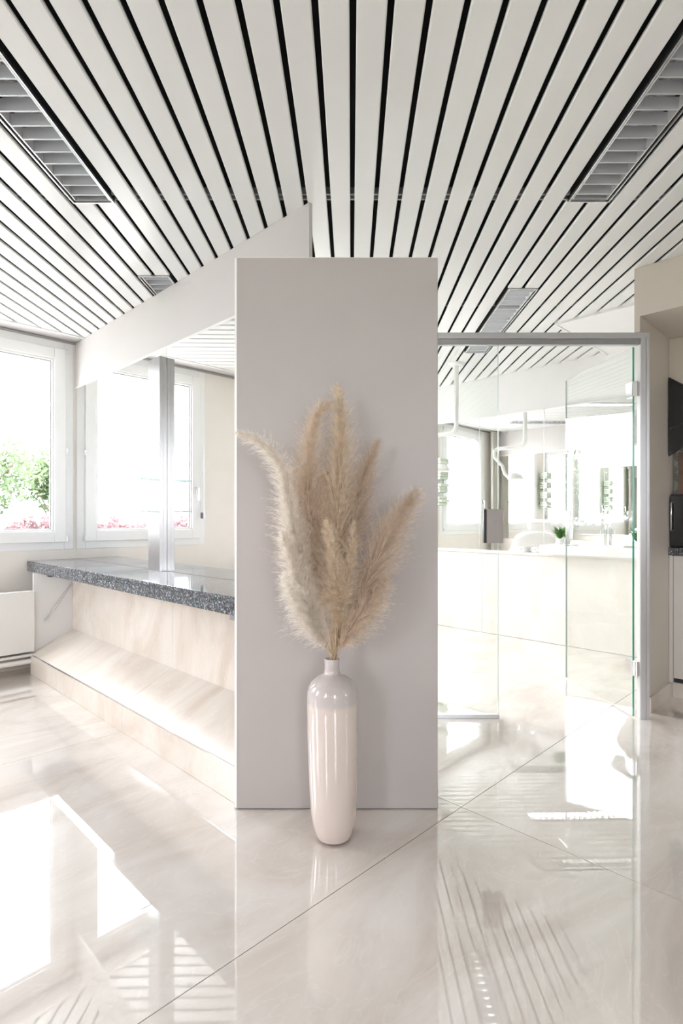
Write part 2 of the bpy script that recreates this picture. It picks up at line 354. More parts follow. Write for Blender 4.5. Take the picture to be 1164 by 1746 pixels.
# ---------------------------------------------------------------- walls
def wall_with_windows():
    m = MB(); T = .22
    m.box(U_WIN, U_WIN + T, VMIN, V_FAR + .25, -.06, Z_SILL)
    m.box(U_WIN, U_WIN + T, VMIN, V_FAR + .25, H, H + .1)
    edges = [VMIN] + [x for w in WIN for x in w] + [V_FAR + .25]
    for i in range(0, len(edges), 2): m.box(U_WIN, U_WIN + T, edges[i], edges[i + 1], Z_SILL, H)
    return m.build('wall_left', M['wall'], kind='structure')
wall_with_windows()
def back_wall(name, opens, lo, hi, bx, n0):
    m = MB(); e = [lo] + [x for w in opens for x in w] + [hi]
    bx(m, lo, hi, -.06, .82); bx(m, lo, hi, 2.18, H + .1)
    for i in range(0, len(e), 2): bx(m, e[i], e[i + 1], .82, 2.18)
    m.build(name, M['wall'], kind='structure')
    for i, (a, b) in enumerate(opens):
        w = MB(); bx(w, a, a + .07, .82, 2.18, .03); bx(w, b - .07, b, .82, 2.18, .03); bx(w, a + .07, b - .07, .82, .89, .03); bx(w, a + .07, b - .07, 2.11, 2.18, .03); bx(w, (a + b) / 2 - .04, (a + b) / 2 + .04, .89, 2.11, .03)
        o = w.build('window_%d' % (n0 + i), M['frame'], kind='structure')  # frames of the unseen windows added for fill light
back_wall('wall_back', BACK_FILLW, VMIN - .1, V_FAR + .25, lambda m, a, b, z0, z1, d=0: m.box(UMIN - .1 + d, UMIN - d, a, b, z0, z1), 5)
back_wall('wall_far_side', SIDE_FILLW, UMIN, U_WIN + .22, lambda m, a, b, z0, z1, d=0: m.box(a, b, VMIN - .1 + d, VMIN - d, z0, z1), 7)

# windows of the window wall
def window(n, v0, v1, handle_right=True):
    w = empty('window_%d' % n, W(U_WIN, (v0 + v1) / 2, Z_SILL), kind='structure')
    z0, z1 = Z_SILL, H - .014
    def ring(name, a, b, c, d, t, u0, u1, mat, bev=.004):
        m = MB()
        m.box(u0, u1, a, a + t, c, d); m.box(u0, u1, b - t, b, c, d); m.box(u0, u1, a + t, b - t, c, c + t); m.box(u0, u1, a + t, b - t, d - t, d)
        return m.build(name, mat, w, bev)
    ring('window_frame', v0, v1, z0, z1, .062, U_WIN - .002, U_WIN + .075, M['frame'])
    ring('sash', v0 + .055, v1 - .055, z0 + .055, z1 - .05, .075, U_WIN - .022, U_WIN + .045, M['frame'])
    ring('glazing_bead', v0 + .13, v1 - .13, z0 + .13, z1 - .125, .014, U_WIN - .012, U_WIN + .03, M['frame'], .002)
    ring('seal', v0 + .144, v1 - .144, z0 + .144, z1 - .139, .006, U_WIN + .002, U_WIN + .026, M['seal'], 0)
    B('pane', M['wglass'], U_WIN + .014, U_WIN + .022, v0 + .144, v1 - .144, z0 + .144, z1 - .139, w)
    hv = v0 + .092 if handle_right else v1 - .092
    m = MB(); m.box(U_WIN - .030, U_WIN - .022, hv - .012, hv + .012, 1.20, 1.26); m.tube([W(U_WIN - .03, hv, 1.245), W(U_WIN - .06, hv, 1.245)], .009)
    m.tube([W(U_WIN - .056, hv, 1.25), W(U_WIN - .056, hv, 1.15)], .008); m.build('handle', M['chrome'], w)
    hv2 = v1 - .05 if handle_right else v0 + .05
    m = MB()
    for z in (z0 + .075, 1.47, z1 - .06): m.tube([W(U_WIN - .024, hv2, z - .02), W(U_WIN - .024, hv2, z + .02)], .007)
    m.build('hinge', M['alu'], w)
    m = MB(); m.tube([W(U_WIN - .03, v0 + .03, 1.0), W(U_WIN - .03, v0 + .03, 1.6)], .003, 6); m.box(U_WIN - .045, U_WIN - .004, v0 + .018, v0 + .042, 1.0, 1.05)
    m.build('blind_winder', M['alu'], w)
    B('window_sill', M['white'], U_WIN + .075, U_WIN + .30, v0, v1, z0 - .02, z0 + .01, w)
for i, (a, b) in enumerate(WIN): window(i + 1, a, b, True)

# wall that carries the mirrors of the first room: bulkhead above, marble below
T0 = .0165
U_END = 1.624
Z_MB = 1.920; Z_CT = .7154
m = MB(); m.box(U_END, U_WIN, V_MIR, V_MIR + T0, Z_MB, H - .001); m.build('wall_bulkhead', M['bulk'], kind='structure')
B('trim_5', M['white'], 1.63, U_WIN, V_MIR - .004, V_MIR, Z_MB, Z_MB + .010, kind='structure')
m = MB(); m.box(U_END, U_WIN, V_MIR + .004, V_MIR + .0125, .0, Z_MB); m.build('wall_partition', M['wall'], kind='structure')
joint = 2.90
for a, b, lab in ((joint + .0008, U_WIN - .002, 'mirror panel on the left wall between window corner and steel pillar'), (U_END + .002, 2.77, 'mirror panel on the left wall between steel pillar and grey column')):
    B('mirror_panel', M['mirror'], a, b, V_MIR - .001, V_MIR + .003, Z_CT + .001, Z_MB, label=lab, cat='mirror')
B('trim_6', M['white'], 2.772, 2.898, V_MIR - .002, V_MIR + .003, Z_CT, Z_MB, kind='structure')
# room-2 side mirror of the same partition
B('mirror_panel', M['mirror'], U_END + .002, U_WIN - .002, V_MIR + .0135, V_MIR + .0175, Z_CT, 1.897, label='mirror panel on the rear face of the thin partition, seen only by reflection', cat='mirror')

# far wall of the second room
B('wall_right', M['wall'], UMIN, U_WIN + .22, V_FAR + .02, V_FAR + .25, -.06, H + .1, kind='structure')
B('wall_bulkhead_far', M['white'], .935, U_WIN, V_FAR, V_FAR + .02, 1.897, H + .05, kind='structure')
js = [4.118, 3.60, 3.07, 2.62, 2.02, 1.30, .937]
labs = ['window corner', 'pottery shelves', 'left side of the glass opening', 'strike plate', 'open glass door', 'jamb']
for i in range(len(js) - 1):
    B('mirror_panel', M['mirror'], js[i + 1] + .0012, js[i] - .0012, V_FAR + .012, V_FAR + .018, Z_CT, 1.897,
      label='tall mirror panel on the far wall of the second room, %s from the window corner' % ['first', 'second', 'third', 'fourth', 'fifth', 'sixth'][i], cat='mirror', group='mirror panels on the far wall')
m = MB(); 
for j in js[1:-1]: m.box(j - .0022, j + .0022, V_FAR + .010, V_FAR + .012, Z_CT, 1.897)
m.build('trim_7', M['alu'], kind='structure')
lw = B('wall_far_lower', M['tgrout'], .937, U_WIN, V_FAR - .050, V_FAR + .02, 0, Z_CT - .016, kind='structure')
for a, b in ((.938, 1.80), (1.80, 2.55), (2.55, 3.30), (3.30, 4.119)):
    B('tile', M['tilew'], a + .001, b - .001, V_FAR - .062, V_FAR - .050, .002, Z_CT - .016, lw)
B('ledge', M['white'], .938, 4.119, V_FAR - .075, V_FAR + .012, Z_CT - .016, Z_CT, lw, .003)
# second room's wall towards the kitchen recess
B('wall_side', M['white'], .909, .930, 3.13, V_FAR, 0, H - .001, kind='structure')

# ---------------------------------------------------------------- step with marble, left
XC = -.3725
def diagcut(v): return (SA and (CA * v - XC) / SA)       # u at which the view-X equals XC on line v
V_R, V_B = 1.110, 1.367; Z_R, Z_B = .127, .252
U_P = 3.93
st = empty('marble_step', W(2.8, V_R + .1, 0), 'beige marble step with sloping tread along the mirror wall under the granite counter', 'step')
c2 = .0012
def diag_prism(name, mat, u1, prof, u0=None):
    """prism along u with cross-section prof [(v,z)..]; right end cut parallel to the column side unless u0 given"""
    m = MB(); a = [W(u0 if u0 is not None else diagcut(v), v, z) for v, z in prof]; b = [W(u1, v, z) for v, z in prof]
    m.prism(b, a); return m.build(name, mat, st)
t = .012
diag_prism('core', M['tgrout'], U_P - .001, [(V_R + t, .0), (V_B + .05, .0), (V_B + .05, Z_B - t), (V_B, Z_B - t), (V_R + t, Z_R - t)])
for u0, u1 in ((None, 2.555 - c2), (2.555 + c2, U_P - .002)):
    diag_prism('riser_tile', M['tile'], u1, [(V_R, .001), (V_R + t, .001), (V_R + t, Z_R - .003), (V_R, Z_R - .003)], u0)
    diag_prism('tread_tile', M['tile'], u1, [(V_R + .003, Z_R - t), (V_B, Z_B - t), (V_B, Z_B), (V_R + .003, Z_R)], u0)
    diag_prism('back_tile', M['tile'], u1, [(V_B, Z_B), (V_B + t, Z_B), (V_B + t, .645), (V_B, .645)], u0)
diag_prism('core', M['tgrout'], U_P - .001, [(V_B + t, Z_B - t), (V_B + .05, Z_B - t), (V_B + .05, .645), (V_B + t, .645)])
diag_prism('nosing', M['chrome'], U_P - .002, [(V_R - .0015, Z_R - .004), (V_R + .006, Z_R - .004), (V_R + .006, Z_R + .001), (V_R - .0015, Z_R + .001)])
# side panel beside the radiator
sp = empty('side_panel', W(U_P + .01, 1.25, 0), 'white side panel between the radiator and the marble step under the counter', 'panel')
m = MB(); pr = [(1.128, .0), (V_MIR - .001, .0), (V_MIR - .001, .6455), (1.15, .6455), (1.128, .6455)]
m.prism([W(U_P + .018, v, z) for v, z in pr], [W(U_P, v, z) for v, z in pr]); m.build('board', M['white'], sp, .0015)
def onu(x, c):
    t_ = (x - 582) / FPX; Y = c / (-SA * t_ + CA); X = t_ * Y; return uv(X, Y)[1], Y
def PU(x, y, u):
    v, Y = onu(x, u); return W(u, v, 1 + (HOR - y) / FPX * Y)
m = MB(); a, b = PU(124, 993, U_P - .012), PU(79, 1057, U_P - .012); mid = a.lerp(b, .72)
m.tube([a, mid], .0075, 10); m.tube([mid, b], .0045, 10); m.build('gas_strut', M['alu'], sp)
for p in (a, b):
    m = MB(); m.tube([p + Vector((0, -.008, 0)), p + Vector((0, .0125, 0))], .009, 12); m.build('strut_pin', M['chrome'], sp)
p = PU(96, 987, U_P)
m = MB(); v_, _ = onu(86, U_P); m.box(U_P - .05, U_P - .001, v_ - .02, v_ + .028, .618, .646); m.box(U_P - .03, U_P - .001, v_ + .028, v_ + .14, .634, .646); m.build('bracket', M['black'], sp)

# granite counter
gc = empty('granite_counter', W(2.9, 1.3, Z_CT - .0689), 'dark blue-grey speckled granite counter running along the mirror wall', 'counter')
prof = [(1.1435, Z_CT - .0689), (V_MIR - .0015, Z_CT - .0689), (V_MIR - .0015, Z_CT), (1.1435, Z_CT)]
for u0, u1 in ((None, 2.786 - .0007), (2.786 + .0007, U_WIN - .003)):
    m = MB(); m.prism([W(u1, v, z) for v, z in prof], [W(u0 if u0 else diagcut(v), v, z) for v, z in prof]); m.build('slab', M['granite'], gc, .0018)
m = MB(); m.prism([W(U_WIN - .003, v, z) for v, z in ((1.1425, Z_CT - .019), (1.1436, Z_CT - .019), (1.1436, Z_CT - .017), (1.1425, Z_CT - .017))], [W(diagcut(v), v, z) for v, z in ((1.1425, Z_CT - .019), (1.1436, Z_CT - .019), (1.1436, Z_CT - .017), (1.1425, Z_CT - .017))])
m.build('seam', M['black'], gc)
m = MB(); ub = diagcut(1.17) + .02; m.box(ub, ub + .03, 1.16, 1.20, .625, .646); m.build('bracket', M['alud'], gc)

# steel pillar with two small glass shelves
pl = empty('steel_pillar', W(2.835, 1.43, Z_CT), 'brushed stainless steel pillar standing on the granite counter against the mirror', 'pillar')
B('pillar_body', M['steel'], 2.77, 2.90, 1.4075, V_MIR - .0015, Z_CT, 1.869, pl, .0012)
m = MB(); m.box(2.7695, 2.7702, 1.428, 1.430, Z_CT, 1.869); m.build('seam', M['alud'], pl)
for z in (1.205, 1.034):
    s = MB(); s.box(2.771, 2.899, 1.303, 1.4072, z, z + .008); s = s.build('glass_shelf', M['shelf'], pl, label='small clear glass shelf plate')
    e = MB(); e.box(2.7695, 2.771, 1.302, 1.4072, z, z + .008); e.box(2.771, 2.899, 1.3015, 1.303, z, z + .008); e.build('polished_edge', M['sedge'], s)

# radiator
ra = empty('radiator', W(3.95, .4, .10), 'flat white panel radiator under the left window', 'radiator')
V0R, V1R = -.30, 1.126
B('front_panel', M['rad'], 3.895, 3.912, V0R, V1R, .148, .536, ra, .003)
B('rear_panel', M['rad'], 3.985, 4.0, V0R, V1R, .148, .53, ra, .003)
m = MB()
for i in range(60):
    v = V0R + .01 + i * (V1R - V0R - .02) / 59; m.box(3.913, 3.985, v - .002, v + .002, .16, .52)
m.build('fins', M['rad'], ra, kind='stuff')
m = MB(); m.box(3.90, 3.99, V0R, V1R, .118, .134); m.tube([W(3.915, V0R, .085), W(3.915, V1R, .085)], .018, 14); m.build('lower_rail', M['rad'], ra)
for v in (V0R + .1, .45): B('foot', M['rad'], 3.93, 3.97, v - .015, v + .015, .0, .117, ra)
B('baseboard_left', M['tile'], 4.10, U_WIN, VMIN, V_MIR - .001, 0, .07, kind='structure')

# ---------------------------------------------------------------- grey column
cx0, cx1, cy0, cy1, ch = -.367, .331, 1.899, 2.13, 1.899
cl = empty('grey_column', CW((cx0 + cx1) / 2, (cy0 + cy1) / 2, 0), 'tall flat taupe-grey column panel standing free behind the vase', 'column')
m = MB(); cf = .008
lo = [(cx0, cy0 + cf), (cx0 + cf, cy0), (cx1 - .002, cy0), (cx1, cy0 + .002), (cx1, cy1), (cx0, cy1)]
m.prism([CW(x, y, .004) for x, y in lo], [CW(x, y, ch - .003) for x, y in lo]); m.build('column_body', M['col'], cl)
m = MB(); li = [(cx0 + .003, cy0 + cf + .002), (cx0 + cf + .002, cy0 + .003), (cx1 - .003, cy0 + .003), (cx1 - .003, cy0 + .004), (cx1 - .003, cy1 - .003), (cx0 + .003, cy1 - .003)]
m.prism([CW(x, y, ch - .003) for x, y in lo], [CW(x, y, ch) for x, y in li]); m.build('top_edge_highlight', M['white'], cl)  # white rim paints the highlight along the column's top edge
m = MB(); m.cbox(cx0 + .006, cx1 - .006, cy0 + .006, cy1 - .006, 0, .004); m.build('plinth_gap_shade', M['black'], cl)  # black slab paints the shade in the gap under the column
m = MB(); m.prism([CW(x, y, .004) for x, y in ((cx0 - .0015, cy0 + cf + .03), (cx0 - .0015, cy0 + cf - .001), (cx0 + cf - .001, cy0 - .0015), (cx0 + cf, cy0), (cx0, cy0 + cf + .03))],
                  [CW(x, y, ch - .003) for x, y in ((cx0 - .0015, cy0 + cf + .03), (cx0 - .0015, cy0 + cf - .001), (cx0 + cf - .001, cy0 - .0015), (cx0 + cf, cy0), (cx0, cy0 + cf + .03))]); m.build('lit_edge_strip', M['white'], cl)  # edge band coloured white for the window light its chamfer catches

# ---------------------------------------------------------------- glass partition
GY = 2.770
gp = empty('glass_partition', CW(.8, GY, 0), 'aluminium framed glass partition with a clear fixed pane right of the grey column', 'partition')
ZR0, ZR1 = 1.868, 1.926
CB('top_rail', M['alu'], .05, 1.535, GY - .02, GY + .02, ZR0 + .028, ZR1, gp, .002)
CB('door_stop', M['alud'], .05, 1.49, GY - .012, GY + .016, ZR0, ZR0 + .028, gp, .001)
CB('jamb_lit_face', M['frame'], 1.4872, 1.4898, GY - .018, GY + .012, .0, 1.868, gp)  # thin white sheet paints the brightly lit inner face of the jamb
CB('jamb', M['alu'], 1.490, 1.516, GY - .020, GY + .012, .0, 1.903, gp, .001)
CB('jamb_cover', M['alu'], 1.5165, 1.531, GY - .024, GY + .016, .0, 1.903, gp, .001)
CB('wall_post', M['alu'], .05, .09, GY - .02, GY + .02, 0, ZR0, gp, .002)
CB('floor_channel', M['alu'], .09, .789, GY - .012, GY + .012, 0, .020, gp, .001)
g = MB(); g.cbox(.09, .784, GY - .004, GY + .004, .018, ZR0 + .003); fp = g.build('fixed_pane', M['glass'], gp)
g = MB(); g.cbox(.784, .7858, GY - .004, GY + .004, .018, ZR0); g.build('pane_edge', M['pedge'], fp, label='bright polished edge')
sk = CB('strike_box', M['strike'], .724, .806, GY - .016, GY + .016, .877, 1.047, gp, .002, label='square satin metal strike box at handle height')
CB('strike_side', M['black'], .7105, .7235, GY - .014, GY + .014, .878, 1.046, sk)
m = MB()
for z in (.905, .984): m.tube([CW(.765, GY - .0165, z), CW(.765, GY - .0178, z)], .0075, 16)
m.build('screw', M['alud'], sk)

# open glass door
P0 = Vector((1.464, 2.772)); P1 = Vector((1.405, 3.455)); dl = (P1 - P0).normalized(); nl = Vector((dl.y, -dl.x))
def leafbox(m, s0, s1, n0, n1, z0, z1):
    q = [P0 + dl * s + nl * n for s, n in ((s0, n0), (s0, n1), (s1, n1), (s1, n0))]
    m.hexa([CW(p.x, p.y, z0) for p in q] + [CW(p.x, p.y, z1) for p in q])
LL = (P1 - P0).length
dr = empty('glass_door', CW(P0.x, P0.y, 0), 'frameless clear glass door standing open on two chrome hinges at the jamb', 'door')
m = MB(); leafbox(m, .002, LL, -.0045, .0045, .008, 1.860); m.build('door_pane', M['glass'], dr)
m = MB(); leafbox(m, 0, .002, -.0045, .0045, .008, 1.860); m.build('pane_edge', M['gedge'], dr, label='green glass edge')
m = MB(); leafbox(m, LL, LL + .0015, -.0045, .0045, .008, 1.860); m.build('far_edge', M['pedge'], dr)
for z in (1.648, .248):
    m = MB(); leafbox(m, -.004, .05, -.011, .011, z - .038, z + .038); h_ = m.build('hinge', M['chrome'], dr, .001)
    m = MB(); m.cbox(1.468, 1.4895, GY - .012, GY + .006, z - .036, z + .036); m.build('hinge_plate', M['chrome'], h_, .001)
    m = MB(); m.tube([CW(1.472, GY - .014, z - .038), CW(1.472, GY - .014, z + .038)], .006, 10); m.build('hinge_pin', M['chrome'], h_)
m = MB(); leafbox(m, LL - .062, LL - .012, -.013, .013, .872, 1.045); hp = m.build('handle_plate', M['chrome'], dr, .001)
for sgn in (-1, 1):
    m = MB(); q = P0 + dl * (LL - .035)
    a = q + nl * .013 * sgn; b = q + nl * .052 * sgn; c = b - dl * .095
    m.tube([CW(a.x, a.y, .985), CW(b.x, b.y, .985)], .010, 12); m.tube([CW(b.x, b.y, .985), CW(c.x, c.y, .982)], .009, 12); m.build('door_lever', M['chrome'], hp)
m = MB(); q = P0 + dl * (LL - .035); a = q - nl * .0145; b = q + nl * .0145; m.tube([CW(a.x, a.y, .91), CW(b.x, b.y, .91)], .009, 12); m.build('key_cylinder', M['alud'], hp)

# ---------------------------------------------------------------- recessed kitchen, right
UN = .883; VK = 3.484; ZS = 2.004
nb = MB(); nb.box(UMIN, UN, 2.985, 3.02, ZS, H - .001); nb.build('wall_niche_bulkhead', M['niche'], kind='structure')
B('wall_niche_post', M['niche'], UN, .9085, 2.985, 3.02, 1.9265, H - .001, kind='structure')
B('ceiling_niche', M['niche'], UMIN, UN, 3.02, 4.0, ZS, ZS + .03, kind='structure')
m = MB(); m.box(UN, .9085, 3.125, 4.0, .0, 1.9265); m.box(UN, .9085, 3.0205, 3.124, 1.9265, H - .001); m.box(UN, .9085, 3.125, 4.0, 1.9265, H - .001); m.build('wall_niche_side', M['niche'], kind='structure')
B('baseboard_niche', M['tile'], UN - .010, UN, 3.125, VK + .03, 0, .082, kind='structure')
B('wall_niche_back', M['floral'], UMIN, UN, 4.0, 4.03, 0, ZS, kind='structure')
uc = (UN, .30)
cab = empty('base_cabinet', W(.59, VK + .2, 0), 'white base cabinet with flat doors in the kitchen recess at the right edge', 'cabinet')
B('carcass', M['niche'], .30, UN - .001, VK + .02, 3.98, .085, .795, cab)
B('filler', M['nichew'], .862, UN - .001, VK, VK + .02, .085, .795, cab, .001)
for a, b in ((.585, .860), (.305, .581)):
    d = B('door', M['nichew'], a, b, VK, VK + .019, .112, .793, cab, .0015)
B('toe_kick', M['tile'], .30, UN - .011, VK + .03, VK + .045, 0, .084, cab)
B('kick_gap_shade', M['black'], .30, .86, VK + .012, VK + .019, .086, .110, cab)  # black strip stands in for shade in the gap below the doors
B('kitchen_worktop', M['granite'], .30, UN - .001, VK - .012, 3.995, .797, .838, bevel=.002, label='dark granite worktop on the base cabinet in the kitchen recess', cat='worktop')
ov = empty('black_oven', W(.7, VK + .2, .839), 'black glass-fronted compact oven with chrome bar handle on the worktop', 'oven')
B('oven_body', M['black'], .36, UN - .004, VK + .03, 3.90, .8385, 1.135, ov, .002)
B('oven_door', M['bglass'], .36, UN - .004, VK + .008, VK + .029, .845, 1.125, ov, .002)
m = MB(); m.tube([W(.868, VK + .008, .93), W(.868, VK - .012, .935), W(.868, VK - .014, 1.03), W(.868, VK - .012, 1.085), W(.868, VK + .008, 1.09)], .005, 10); m.build('handle', M['chrome'], ov)
uc_ = empty('wall_cabinet', W(.6, VK + .2, 1.76), 'beige upper wall cabinet front at the right edge under the recess soffit', 'cabinet')
B('cabinet_front', M['niche'], .30, UN - .001, VK, VK + .02, 1.74, ZS - .002, uc_, .001)
B('carcass', M['niche'], .30, UN - .001, VK + .021, 3.85, 1.74, ZS - .002, uc_)
hd = empty('cooker_hood', W(.6, VK + .02, 1.33), 'slanted black glass cooker hood under the beige wall cabinet', 'hood')
def KP(x, y, v):      # point seen at pixel x,y on plane v
    t_ = (x - 582) / FPX; Y = v / (CA * t_ + SA); u = uv(t_ * Y, Y)[0]; return u, 1 + (HOR - y) / FPX * Y
pts = [KP(1141.5, 778, VK - .002), KP(1141.5, 644, VK - .002), KP(1200, 674, VK - .002), KP(1200, 738, VK - .002)]
pts = [(min(u, UN - .0015), z) for u, z in pts]
m = MB(); m.prism([W(u, VK - .022, z) for u, z in pts], [W(u, VK - .001, z) for u, z in pts]); m.build('hood_glass', M['bglass'], hd)
m = MB(); q = [KP(1141.5, 733, VK - .022), KP(1141.5, 730, VK - .022), KP(1200, 703, VK - .022), KP(1200, 706, VK - .022)]; q = [(min(u, UN - .002), z) for u, z in q]
m.prism([W(u, VK - .025, z) for u, z in q], [W(u, VK - .0222, z) for u, z in q]); m.build('trim_strip', M['black'], hd)
B('backsplash_panel', M['floral'], .30, UN - .001, VK + .10, VK + .112, .8385 + .2965, 1.739, label='backsplash panel with pale grey floral print above the black oven', cat='backsplash')
m = MB(); m.box(.60, .851, VK + .060, VK + .085, 1.1355, 1.37); m.build('chopping_board', M['wood'], bevel=.003, label='brown wooden board standing on the black oven', cat='board')

# ---------------------------------------------------------------- ceiling louvre lights
def fixture(k0, k1, Y0, Y1, label, nb=18, lit=False):
    x = lambda k, Y: slatX(k, Y) + (GW + .004 if k == k0 else -GW - .002)
    e = empty('louvre_light', CW((slatX(k0, Y0) + slatX(k1, Y1)) / 2, (Y0 + Y1) / 2, H), label, 'ceiling light', 'recessed louvre lights')
    def par(m, fa, fb, ya, yb, z0, z1, mi=0):   # strip between fractions fa, fb of the width
        P = []
        for f, y in ((fa, ya), (fb, ya), (fb, yb), (fa, yb)):
            a, b = x(k0, y), x(k1, y); P.append((a + (b - a) * f, y))
        m.hexa([CW(*p, z0) for p in P] + [CW(*p, z1) for p in P], mi)
    m = MB(); par(m, 0, .035, Y0, Y1, H - .006, H + .004); par(m, .965, 1, Y0, Y1, H - .006, H + .004); par(m, .035, .965, Y0, Y0 + .006, H - .006, H + .004); par(m, .035, .965, Y1 - .006, Y1, H - .006, H + .004)
    m.build('rim', M['alu'], e)
    m = MB(); par(m, .0, .02, Y0, Y1, H + .004, H + .07); par(m, .98, 1, Y0, Y1, H + .004, H + .07); par(m, .02, .98, Y0, Y0 + .004, H + .004, H + .07); par(m, .02, .98, Y1 - .004, Y1, H + .004, H + .07)
    par(m, 0, 1, Y0, Y1, H + .07, H + .073); m.build('housing', M['dark'], e)
    m = MB(); par(m, .04, .96, Y0 + .01, Y1 - .01, H + .066, H + .069); par(m, .04, .96, Y0 + .005, Y0 + .008, H + .004, H + .066); par(m, .04, .96, Y1 - .008, Y1 - .005, H + .004, H + .066); m.build('reflector', M['louvw'], e)
    for f0, f1 in ((.12, .20), (.46, .54), (.80, .88)):
        pass
    m = MB(); par(m, .07, .10, Y0 + .01, Y1 - .01, H + .0, H + .036); par(m, .90, .93, Y0 + .01, Y1 - .01, H, H + .036); m.build('side_reflector', M['louvw'], e)
    st_ = (Y1 - Y0 - .03) / nb
    for i in range(nb):
        y = Y0 + .015 + st_ * (i + .5); m = MB()
        a, b = x(k0, y), x(k1, y); w = b - a
        P = [(a + .10 * w, y - .003), (a + .90 * w, y - .003), (a + .90 * w, y + .003), (a + .10 * w, y + .003)]
        Q = [(a + .10 * w, y - .010), (a + .90 * w, y - .010), (a + .90 * w, y + .010), (a + .10 * w, y + .010)]
        m.hexa([CW(*p, H + .001) for p in P] + [CW(*p, H + .034) for p in Q]); m.build('louvre_blade', M['louv'], e)
    m = MB()
    for f in (.5,):
        ya, yb = Y0 + .03, Y1 - .03; pa = x(k0, ya) + (x(k1, ya) - x(k0, ya)) * f; pb = x(k0, yb) + (x(k1, yb) - x(k0, yb)) * f
        m.tube([CW(pa, ya, H + .052), CW(pb, yb, H + .052)], .013, 12)
    m.build('tube_lamp', (M['tube_bounce'] if lit == 2 else M['tube']) if lit else M['ceramic'], e)
fixture(-12, -10, 1.02, 2.177, 'recessed grey louvre ceiling light at upper left')
fixture(9, 11, 1.015, 2.170, 'recessed grey louvre ceiling light at upper right')
fixture(9, 11, 2.993, 4.148, 'recessed pale louvre ceiling light crossing above the glass partition rail', lit=2)
fixture(0, 2, 3.0, 4.148, 'lit louvre ceiling light of the second room hidden behind the grey column', lit=True)
m_ = fixture(-12, -10, 2.834, 3.989, 'recessed louvre ceiling light cut off by the white bulkhead, lower left')

# ---------------------------------------------------------------- vase
VX, VY = (569 - 582) / FPX * 1.735, 1.735
kx = 1.735 / FPX * S
zz = lambda y: (1 - (y - HOR) / FPX * 1.735) * S
prof = [(0, .002), (20 * kx, .002), (25 * kx, .006)]
for y, r in ((1423, 29), (1414, 33), (1400, 36.5), (1380, 39), (1350, 40.8), (1310, 42), (1260, 43), (1215, 43.4), (1190, 43.4), (1178, 42.6), (1168, 39.5), (1161, 34.5), (1156, 28), (1152, 21), (1149, 15.5), (1146, 13.2), (1140, 12.4), (1130, 12.4), (1126, 13), (1123.5, 13)): prof.append((r * kx, zz(y)))
prof += [(12.3 * kx, zz(1122.5)), (10.8 * kx, zz(1123)), (10.5 * kx, zz(1128)), (10.4 * kx, zz(1150))]
M['glaze'] = glaze(zz(1194))
vc = CW(VX, VY, 0); lean = (CW(-.006, 0, 0) - CW(0, 0, 0)) / 0.6
va = empty('floor_vase', vc, 'tall glossy cream ceramic bottle vase standing on the floor before the grey column', 'vase')
m = MB(); m.lathe(prof[3:], vc, 64, lean=(lean.x, lean.y)); m.build('vase_body', M['glaze'], va)
m = MB(); m.lathe([(0, .0005), (24 * kx, .0005), (27.5 * kx, .006), (prof[3][0], prof[3][1])], vc, 64, lean=(lean.x, lean.y)); m.build('unglazed_foot', M['red'], va)

